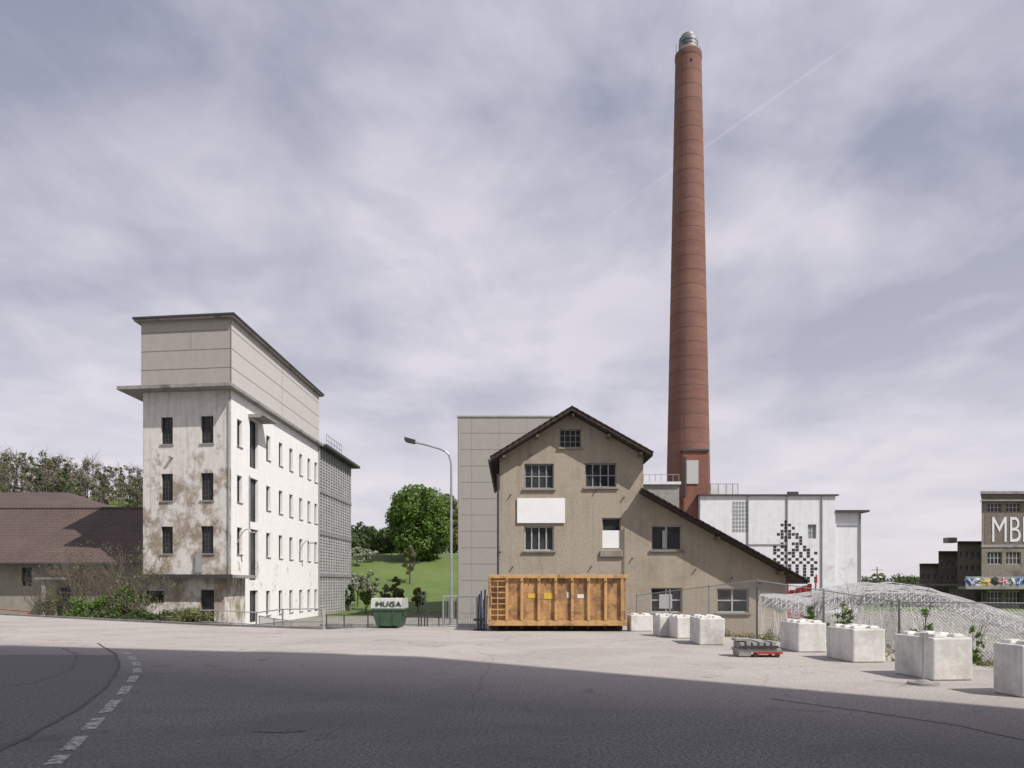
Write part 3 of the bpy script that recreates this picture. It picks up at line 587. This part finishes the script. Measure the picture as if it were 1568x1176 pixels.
# ------------------------------------------------------------------ concrete blocks
def block(cx_,cy_,ang,sx,sy,h,z=0):
    g=G('concrete_block',(cx_,cy_,z)); d=Vector((math.cos(ang),math.sin(ang))); fr=Fr((cx_,cy_),d,(-d.y,d.x)); w=MB(); w.box(-sx/2,sx/2,-sy/2,sy/2,z+.003,z+h,fr); w.ob('body','concrete',g,.03)
    w=MB(); k=2; k2=2 if sy<1.05 else 3
    for i in range(k):
        for j in range(k2):
            a=-sx/2+sx*(i+.5)/k; b_=-sy/2+sy*(j+.5)/k2; r=.12; q=.08
            w.hexa([fr.p(a-r,b_-r,z+h),fr.p(a+r,b_-r,z+h),fr.p(a+r,b_+r,z+h),fr.p(a-r,b_+r,z+h),fr.p(a-q,b_-q,z+h+.06),fr.p(a+q,b_-q,z+h+.06),fr.p(a+q,b_+q,z+h+.06),fr.p(a-q,b_+q,z+h+.06)])
    w.ob('studs','concrete',g,.02)
def blk(xl,xc,xr,yb,h,ang=.1):
    d=EYE*F/(yb-HZ); p=Vector((X(xc,d),d)); e1=Vector((math.cos(ang),math.sin(ang))); e2=Vector((-e1.y,e1.x))
    tr=(xr-CX)/F; tl=(xl-CX)/F
    a=(tr*p.y-p.x)/(e1.x-tr*e1.y); b_=(tl*p.y-p.x)/(e2.x-tl*e2.y)
    a=min(max(a,.5),1.6); b_=min(max(b_,.5),1.6); c=p+e1*a/2+e2*b_/2
    block(c.x,c.y,ang,a,b_,h)
blk(1520,1566,1640,1069,.78,.12); blk(1369,1429,1490,1043,.75,.1); blk(1265,1306,1356,1015,.72,.06); blk(1194,1222,1266,999,.72,.02); blk(1056,1071,1110,988,.74,-.04)
blk(1024,1037,1058,978,.66,.1); blk(1000,1010,1027,975,.66,.1); blk(960,966,1000,967,.58,.1)
g=G('post_with_round_base',(X(1414,12.6),12.4,0)); bx=X(1414,12.4); w=MB(); w.tube((bx,12.4,0.002),(bx,12.4,.04),.25,.24,24); w.tube((bx,12.4,.04),(bx,12.4,.08),.15,.07,20); w.ob('base','slab',g); w=MB(); w.tube((bx,12.4,.08),(bx,12.4,.86),.017,.017,10); w.box(bx-.06,bx+.08,12.39,12.41,.78,.87); w.ob('post','steel',g)
g=G('loaded_dolly',(5.8,17.3,0)); d=16.9; a0,a1=X(1130,d),X(1198,d); fr=Fr((a0,d),(1,-.04),(.04,1)); L=a1-a0; w=MB()
w.box(.35,L,0,.04,.075,.125,fr); w.box(.35,L,.55,.6,.075,.125,fr); w.box(L-.05,L,.05,.55,.075,.125,fr); w.ob('frame','red',g)
w=MB()
for a in (.4,L-.12):
    for b_ in (.03,.57): w.tube(fr.p(a,b_-.03,.055),fr.p(a,b_+.03,.055),.055,n=12)
w.ob('wheels','black_paint',g)
w=MB(); w.box(.0,L-.03,.02,.58,.127,.2,fr); w.box(.03,.3,.03,.57,.02,.125,fr)
for i in range(6): a=.05+i*(L-.15)/6; w.box(a,a+.1,.0,.6,.202,.34+.02*(i%2),fr)
w.box(-.02,.35,.1,.5,.362,.42,fr); w.ob('steel_plates','slab',g,.008); w=MB(); w.box(.02,L-.1,-.01,.0,.21,.27,fr); w.ob('dark_slots','darksteel',g)
# ------------------------------------------------------------------ fences
def chain(name,P,h,step=2.6,mesh=.09,r=.0026,top=True,pr=.03):
    mid=P[len(P)//2]; g=G(name,(mid[0],mid[1],gz(*mid))); po=MB(); wi=MB()
    for (xa,ya),(xb,yb) in zip(P[:-1],P[1:]):
        L=math.hypot(xb-xa,yb-ya); n=max(1,round(L/step)); za=gz(xa,ya); zb=gz(xb,yb)
        f=lambda s,z:(xa+(xb-xa)*s/L,ya+(yb-ya)*s/L,za+(zb-za)*s/L+z)
        for i in range(n+1): po.tube(f(L*i/n,-.2),f(L*i/n,h+.06),pr,n=8)
        if top: po.tube(f(0,h),f(L,h),.016,n=6)
        wi.tube(f(0,.05),f(L,.05),.006,n=3)
        k=-h
        while k<L:
            s0=max(k,0); s1=min(k+h,L)
            if s1>s0:
                wi.tube(f(s0,s0-k),f(s1,s1-k),r,n=3); wi.tube(f(s0,h-(s0-k)),f(s1,h-(s1-k)),r,n=3)
            k+=mesh
    po.ob('posts','steel',g); wi.ob('wire_mesh','steel',g)
chain('chain_link_fence',[(5.1,30.2),(7.6,22.9),(10.6,20.2),(13.2,18.6),(22,17)],2.0,2.4)
chain('wire_fence',[(-9.5,33),(-5.9,31.5)],1.0,1.2,.12)
def bars(name,P,h,gap,rp=.03,r=.01,m='steel',rails=(1,)):
    mid=P[0]; g=G(name,(mid[0],mid[1],gz(*mid))); po=MB()
    for (xa,ya),(xb,yb) in zip(P[:-1],P[1:]):
        L=math.hypot(xb-xa,yb-ya); za=gz(xa,ya); zb=gz(xb,yb); f=lambda s,z:(xa+(xb-xa)*s/L,ya+(yb-ya)*s/L,za+(zb-za)*s/L+z)
        po.tube(f(0,0),f(0,h),rp,n=8); po.tube(f(L,0),f(L,h),rp,n=8)
        for t in rails: po.tube(f(0,h*t),f(L,h*t),rp*.7,n=6)
        if gap:
            s=gap
            while s<L: po.tube(f(s,.1),f(s,h),r,n=4); s+=gap
    po.ob('bars',m,g)
bars('barred_gate',[(X(679,28.5),28.4),(X(700,28.5),28.6),(X(731,28.5),28.3)],1.25,.11,.035,.01,'steel',(.08,1))
P=[(-14.8,33.2),(-12.6,31.6),(-10.6,30.6),(-9.2,29.6),(-7.3,28.6)]
bars('ramp_railing',P,1.55,0,.035,.01,'frame_white',(.35,.68,1))
P2=[(-12.5,36.5),(-10.8,33.5),(-9.4,31.5)]; bars('ramp_railing',P2,1.3,.16,.03,.01,'steel',(.1,1))
bars('red_barrier',[(-31,41.5),(-25.5,38.9)],.55,0,.035,.01,'red',(.95,))
bars('steel_railing',[(X(500,33),33),(X(530,33),32.6),(X(560,32),32.5),(X(600,32),32.8),(X(680,33),33)],1.5,0,.025,.01,'darksteel',(.5,1))
g=G('retaining_wall',(-6,33.5,-1)); w=MB(); w.box(X(490,34),X(700,34),34,34.25,-1.5,-.15); w.ob('wall','slab',g,.02)
g=G('steel_rack',(X(647,29),29,0)); w=MB(); d=29
for px,tp in ((641,925),(645,906),(650,906),(654,925)): w.tube((X(px,d),d,-.05),(X(px,d),d+.2,Z(tp,d)),.028)
for py in (915,930,945): w.tube((X(643,d),d,Z(py,d)),(X(653,d),d,Z(py,d)),.02)
w.tube((X(614,d),d+.2,Z(945,d)),(X(641,d),d,Z(945,d)),.02); w.tube((X(614,d),d+.2,-.05),(X(614,d),d+.2,Z(943,d)),.025)
w.tube((X(654,d),d,Z(945,d)),(X(672,d),d,Z(945,d)),.02); w.tube((X(672,d),d,-.05),(X(672,d),d,Z(943,d)),.025); w.ob('frame','darksteel',g)
g=G('bundle_of_poles',(-1.2,26.6,0))
for i,(px,m_,tp) in enumerate(((732,'darksteel',910),(735,'blue',905),(738,'frame_white',918),(741,'darksteel',903),(744,'frame_white',912),(737,'darksteel',930))):
    w=MB(); dd=26.5+.12*(i%3); w.tube((X(px,dd),dd,0),(X(px+1.5,dd),dd+.25,Z(tp,dd)),.03,n=8); w.ob('pole_%d'%i,m_,g)
w=MB(); w.box(-1.38,-.98,26.4,26.9,.35,.42); w.box(-1.38,-.98,26.4,26.9,.0,.05); w.ob('rack','darksteel',g)
# ------------------------------------------------------------------ dismantled white truss structure
g=G('white_roof_truss_stack',(14,24,-.8)); w=MB()
def prof(x): 
    return np.interp(x,[8.6,9.6,10.6,11.8,13,14.8,16.6,18.5,22],[1.15,1.35,1.5,1.55,1.38,.85,.25,-.15,-.4])
for k in range(9):
    yy=22.2+k*.5; hh=.36; rise=.035*k; jx=random.uniform(-.25,.25)
    prev=None; N=27
    for i in range(N):
        xx=8.9+jx+i*.46; z=prof(xx-k*.22)+rise-.12+random.uniform(-.05,.05)
        cur=[(xx,yy,z),(xx+.1,yy+.42,z+.02),(xx,yy+.2,z-hh)]
        if prev:
            for a,b_ in zip(prev,cur): w.tube(a,b_,.017,n=4)
            w.tube(prev[0],cur[1],.010,n=3); w.tube(prev[0],cur[2],.011,n=3); w.tube(prev[2],cur[1],.011,n=3); w.tube(prev[2],cur[0],.011,n=3)
        w.tube(cur[0],cur[1],.010,n=3); w.tube(cur[0],cur[2],.010,n=3); w.tube(cur[1],cur[2],.010,n=3)
        if z-hh>-.7:
            w.tube(cur[2],(xx+random.uniform(-.5,.5),yy+.2,-.8),.011,n=3)
            if k%2==0 and prev: zz=z-hh-random.uniform(.2,.6); w.tube((prev[2][0],yy+.2,zz),(cur[2][0]+.2,yy+.2,zz-.08),.012,n=3)
        prev=cur
w.ob('truss_members','truss',g)
g=G('red_tarpaulin',(X(1222,29),29,-.8)); w=MB(); d=29
for i in range(8):
    a=X(1207+i*4.5,d); b_=X(1207+(i+1)*4.5,d); o1=.15*(i%2); o2=.15*((i+1)%2); w.poly([(a,d+o1,-.8),(b_,d+o2,-.8),(b_,d+o2,Z(905-i*1.5+random.uniform(-2,2),d)),(a,d+o1,Z(905-i*1.5,d))])
w.ob('cloth','red',g); w=MB(); w.tube((X(1206,d),d,-.8),(X(1206,d),d,Z(893,d)),.04); w.tube((X(1244,d),d,-.8),(X(1250,d),d,Z(880,d)),.03); w.ob('posts','red',g)
# ------------------------------------------------------------------ vegetation
def leafobj(name,m,parent,cl,n_per,size,flat=.8,shell=.65):
    C=np.array([c[:3] for c in cl]); R=np.array([c[3] for c in cl]); k=len(cl)
    N=k*n_per; idx=np.repeat(np.arange(k),n_per)
    dr=RNG.normal(size=(N,3)); dr/=np.linalg.norm(dr,axis=1)[:,None]
    rad=R[idx]*(shell+(1.08-shell)*RNG.random(N)**.7); p=C[idx]+dr*rad[:,None]*np.array([1,1,flat])
    nr=dr+RNG.normal(size=(N,3))*.55; nr/=np.linalg.norm(nr,axis=1)[:,None]
    a=np.cross(nr,RNG.normal(size=(N,3))); a/=np.linalg.norm(a,axis=1)[:,None]; b=np.cross(nr,a)
    s=size*(.6+.8*RNG.random(N))[:,None]; a=a*s; b=b*s*.6
    V=np.stack([p-a,p+b*.9,p+a,p-b*.9],1).reshape(-1,3)
    me=bpy.data.meshes.new(name); me.vertices.add(4*N); me.vertices.foreach_set('co',V.ravel()); me.loops.add(4*N); me.loops.foreach_set('vertex_index',np.arange(4*N)); me.polygons.add(N); me.polygons.foreach_set('loop_start',np.arange(0,4*N,4)); me.polygons.foreach_set('loop_total',np.full(N,4)); me.update(calc_edges=True); me.materials.append(M[m])
    o=bpy.data.objects.new(name,me); sc.collection.objects.link(o)
    if parent: parent.add(o)
    return o
def crown(c,rx,rz,k,r,low=-.75):
    out=[]
    while len(out)<k:
        v=RNG.normal(size=3); v/=np.linalg.norm(v); t=(.25+.75*RNG.random()**.45)
        if v[2]*t<low: continue
        out.append((c[0]+v[0]*rx*t,c[1]+v[1]*rx*t,c[2]+v[2]*rz*t*(1 if v[2]>0 else .9),r*(.7+.6*RNG.random())))
    return out
def branch(mb,p,d,L,r,dep,spread=.5):
    q=p+d*L; mb.tube(p,q,r,r*.65,5 if dep>1 else 3)
    if dep<=0: return
    for _ in range(3 if dep>1 else 2):
        nd_=(d+Vector([random.gauss(0,spread) for _ in range(3)])+Vector((0,0,.12))).normalized(); branch(mb,p.lerp(q,random.uniform(.55,1)),nd_,L*random.uniform(.6,.85),r*.6,dep-1,spread)
def tree(name,px,pyt,d,wpx,m,k=60,npl=150,ls=.28,trunk=.12):
    x=X(px,d); zb=gz(x,d); zt=Z(pyt,d); H_=zt-zb; rx=wpx*d/F/2
    g=G(name,(x,d,zb)); w=MB(); branch(w,Vector((x,d,zb-.2)),Vector((0,0,1)),H_*.33,H_*.028,4,.45); w.ob('trunk_and_limbs','bark',g)
    rz=H_*(.5-trunk/2); cz=zt-rz; r=rx*.27
    leafobj('crown',m,g,crown((x,d,cz),rx*.86,rz*.88,k,r,-.95),npl,ls)
tree('broadleaf_tree',642,739,118,104,'leaf',180,190,.25,-.08)
tree('broadleaf_tree',683,752,135,50,'leaf_yel',60,110,.3,0)
tree('broadleaf_tree',600,815,125,30,'leaf_dark',18,120,.25)
for (px,pt,d,wp,m) in ((548,868,84,34,'blossom'),(570,872,80,26,'blossom'),(546,838,112,30,'blossom'),(566,838,116,26,'blossom'),(628,830,100,26,'leaf_yel'),(536,892,76,20,'leaf_dark'),(606,880,80,22,'leaf_yel'),(590,893,74,16,'blossom'),(640,896,72,22,'leaf_yel'),(560,900,70,22,'leaf'),(612,902,66,20,'leaf_dark')):
    tree('fruit_tree',px,pt,d,wp,m,18,70,.13,.15)
cl=[]
for i in range(40):
    px=random.uniform(524,604); d=random.uniform(132,160); x=X(px,d); zz=gz(x,d); h=random.uniform(3.5,6.5); cl+=crown((x,d,zz+h*.5),h*.4,h*.5,6,1.0)
for i in range(10):
    px=random.uniform(668,705); d=random.uniform(140,160); x=X(px,d); zz=gz(x,d); h=random.uniform(6,12); cl+=crown((x,d,zz+h*.5),h*.35,h*.5,7,1.3)
leafobj('distant_trees','leaf_dark',None,cl,55,.35)
cl=[];cl2=[];cl3=[];w=MB()
for i in range(190):
    px=random.uniform(-120,235); d=random.uniform(122,185); x=X(px,d); zz=gz(x,d); fx=min(1,max(0,px/215)); h=random.uniform(4,11.0)*(1.12-.33*fx)
    kind=random.random()
    if kind<.12:
        for q in range(11): t=q/10; cl3.append((x+random.uniform(-.2,.2),d,zz+h*(.15+.85*t),max(.25,h*.19*(1-t))))
    else:
        c=crown((x,d,zz+h*.55),h*.26,h*.42,9,.09*h)
        if kind<.66: cl2+=c
        else: cl+=c
    w.tube((x,d,zz),(x,d,zz+h*.95),.13,.03,5)
    for _ in range(11):
        a=random.random()*6.28; z0_=zz+h*random.uniform(.3,.8); w.tube((x,d,z0_),(x+math.cos(a)*h*.2,d+math.sin(a)*h*.2,z0_+h*random.uniform(.15,.33)),.045,.012,3)
leafobj('forest_foliage','forest',None,cl,50,.24,shell=.2); leafobj('forest_twigs','twigs',None,cl2,55,.16,shell=.1); leafobj('conifers','conifer',None,cl3,70,.22,shell=.3); w.ob('forest_trunks','bark')
cl=[]
for i in range(150):
    x=random.uniform(60,260); d=random.uniform(230,330); cl+=crown((x,d,2.0),4,2.2,4,1.8)
for i in range(60):
    x=random.uniform(40,120); d=random.uniform(150,180); cl+=crown((x,d,.2),3,1.5,3,1.1)
leafobj('distant_treeline','leaf_dark',None,cl,45,.5)
def shrub(name,px0,px1,d0,d1,zt0,zt1,m,n=14,npl=140,ls=.07,twigs=True):
    x0_,x1_=X(px0,d0),X(px1,d1); g=G(name,((x0_+x1_)/2,(d0+d1)/2,gz((x0_+x1_)/2,(d0+d1)/2))); cl=[]; w=MB()
    for i in range(n):
        t=(i+.5)/n+random.uniform(-.03,.03); x=x0_+(x1_-x0_)*t; y=d0+(d1-d0)*t+random.uniform(-.5,.5); zb=gz(x,y); zt_=zt0+(zt1-zt0)*t+random.uniform(-.45,.3); h=max(.4,zt_-zb)
        cl+=crown((x,y,zb+h*.5),.55,h*.48,9,.3)
        if twigs:
            for _ in range(2): branch(w,Vector((x,y,zb)),Vector((random.uniform(-.3,.3),random.uniform(-.3,.3),1)).normalized(),h*.42,.03,3,.35)
    leafobj('foliage',m,g,cl,npl,ls,shell=.2)
    if twigs: w.ob('stems','bark',g)
shrub('green_bush',118,215,40,41,1.1,1.6,'leaf',12,95)
shrub('ivy_hedge',110,280,38.4,35.2,.35,.3,'leaf_dark',18,110)
shrub('low_hedge',90,335,39,31.5,-.15,-.1,'leaf',20,70,.06,False)
shrub('flowering_bush',283,312,33,32.6,1.0,1.1,'leaf_yel',4,160,.05)
shrub('reddish_bush',312,340,32,31.4,.2,.0,'leaf_yel',3,90,.05)
def bare(name,px,d,h,n=6):
    x=X(px,d); zb=gz(x,d); g=G(name,(x,d,zb)); w=MB(); cl=[]
    for _ in range(n): 
        bx=x+random.uniform(-.5,.5); branch(w,Vector((bx,d+random.uniform(-.4,.4),zb)),Vector((random.uniform(-.35,.35),random.uniform(-.2,.2),1)).normalized(),h*.38,.032,4,.33)
    w.ob('branches','bark',g); leafobj('sparse_leaves','leaf_yel',g,crown((x,d,zb+h*.6),h*.35,h*.4,14,h*.13),45,.045,shell=0)
bare('bare_shrub',120,42,5.0,6); bare('bare_shrub',150,41.5,5.2,6); bare('bare_shrub',200,41,5.2,5); bare('bare_shrub',95,43,3.8,4); bare('bare_shrub',218,40,4.4,3); bare('bare_shrub',75,44,2.6,4)
for px,d,h in ((1242,21.5,2.0),(1295,20.5,2.1),(1268,21,1.6),(1283,20.3,1.7),(1420,19,1.9),(1400,19.3,1.4),(1232,22,1.6),(1345,20,1.3),(1490,18,1.5),(1180,24,1.1)):
    x=X(px,d); zb=gz(x,d); g=G('sapling',(x,d,zb)); w=MB(); branch(w,Vector((x,d,zb)),Vector((random.uniform(-.1,.1),0,1)),h*.5,.015,3,.22); w.ob('stem','bark',g); leafobj('leaves','leaf',g,crown((x,d,zb+h*.55),h*.11,h*.45,16,.10),30,.042,shell=.1)
cl=[]
for i in range(480):
    k=random.choice([0,1,1,1,2,2])
    if k==0: x=random.uniform(-27,-7); y=np.interp(x,EX,EY)+random.uniform(.2,1.2)
    elif k==1:
        t=random.random(); x=np.interp(t,[0,.4,.7,1],[4.6,6.6,8.7,10.3]); y=np.interp(x,EX,EY)+random.uniform(-.9,.9)
    else: x=random.uniform(8,20); y=random.uniform(16,23)
    cl.append((x,y,max(gz(x,y),-.8)+.08,random.uniform(.06,.22)))
leafobj('weeds','leaf_yel',None,cl,26,.04,flat=1.3,shell=.2)
# ------------------------------------------------------------------ sun, sky
sd=Vector((SD.x*math.cos(EL),SD.y*math.cos(EL),math.sin(EL)))
su=bpy.data.lights.new('sun','SUN'); su.energy=4.9; su.angle=math.radians(.6); su.color=(1,.955,.89)
so=bpy.data.objects.new('sun',su); so.rotation_euler=(-sd).to_track_quat('-Z','Y').to_euler(); so.location=(40,-40,60); sc.collection.objects.link(so)
wd=bpy.data.worlds.new('World'); sc.world=wd; wd.use_nodes=True; nt=wd.node_tree; bg=nt.nodes['Background']; bg.inputs[1].default_value=.1
sky=nd(nt,'ShaderNodeTexSky'); sky.sky_type='NISHITA'; sky.sun_disc=False; sky.sun_elevation=EL; sky.sun_rotation=math.atan2(SD.x,SD.y)
tc=nd(nt,'ShaderNodeTexCoord'); sp=nd(nt,'ShaderNodeSeparateXYZ'); nt.links.new(tc.outputs['Generated'],sp.inputs[0])
zc=mul(nt,mul(nt,sp.outputs[2],0.0,'MAXIMUM'),.17,'ADD'); u=mul(nt,sp.outputs[0],zc,'DIVIDE'); v_=mul(nt,sp.outputs[1],zc,'DIVIDE')
cb=nd(nt,'ShaderNodeCombineXYZ'); nt.links.new(u,cb.inputs[0]); nt.links.new(v_,cb.inputs[1])
def cn(scale,det,rough,dist,sc_,rot,loc=(0,0,0)):
    mp=nd(nt,'ShaderNodeMapping'); mp.inputs['Scale'].default_value=sc_; mp.inputs['Rotation'].default_value=(0,0,rot); mp.inputs['Location'].default_value=loc
    nt.links.new(cb.outputs[0],mp.inputs[0]); n=nd(nt,'ShaderNodeTexNoise'); n.inputs['Scale'].default_value=scale; n.inputs['Detail'].default_value=det; n.inputs['Roughness'].default_value=rough; n.inputs['Distortion'].default_value=dist
    nt.links.new(mp.outputs[0],n.inputs['Vector']); return n.outputs[0]
c1=cn(1.5,7,.52,.25,(.75,1,1),.35,(1.5,.3,0)); c2=cn(3.6,8,.56,.4,(1,.55,1),-.9,(3,2,0)); c3=cn(1.1,5,.5,.1,(1,1,1),0,(7,1,0))
el_=sp.outputs[2]
g1=ramp(nt,el_,.0,.60)
base=mixc(nt,g1,(6.9,6.6,7.4),(2.9,3.15,4.3))
cloud=mixc(nt,g1,(8.6,8.1,8.5),(7.2,6.9,7.8))
cf=mul(nt,mul(nt,c1,.66),mul(nt,c2,.34),'ADD'); cf=ramp(nt,cf,.395,.585)
col=mixc(nt,cf,base,cloud)
dk=ramp(nt,c3,.50,.70,0,.38); dkc=mixc(nt,g1,(5.8,5.7,6.7),(3.4,3.5,4.5)); col=mixc(nt,dk,col,dkc)
hz_=ramp(nt,el_,.0,.26,.62,0); col=mixc(nt,hz_,col,(8.5,7.9,8.4))
p1=Vector((296,1130,668)).normalized(); p2=Vector((506,1130,818)).normalized(); nn=p1.cross(p2).normalized()
dt=nd(nt,'ShaderNodeVectorMath',operation='DOT_PRODUCT'); nt.links.new(tc.outputs['Generated'],dt.inputs[0]); dt.inputs[1].default_value=nn
ab=mul(nt,dt.outputs['Value'],0,'ABSOLUTE'); ln=ramp(nt,ab,0,.0025,.22,0); m1=ramp(nt,sp.outputs[0],.06,.2); m2=ramp(nt,sp.outputs[0],.36,.33)
col=mixc(nt,mul(nt,ln,mul(nt,m1,m2)),col,(8.4,8.1,8.6))
col=mixc(nt,.88,sky.outputs[0],col); nt.links.new(col,bg.inputs[0])
# ------------------------------------------------------------------ camera
cam=bpy.data.cameras.new('camera'); cam.sensor_width=36; cam.lens=36*F/1568; cam.shift_y=(HZ-588)/1568; cam.clip_end=6000; cam.clip_start=.1
co=bpy.data.objects.new('camera',cam); co.location=(0,0,EYE); co.rotation_euler=(math.pi/2,0,0); sc.collection.objects.link(co); sc.camera=co
sc.view_settings.view_transform='Standard'; sc.view_settings.look='None'; sc.view_settings.exposure=0
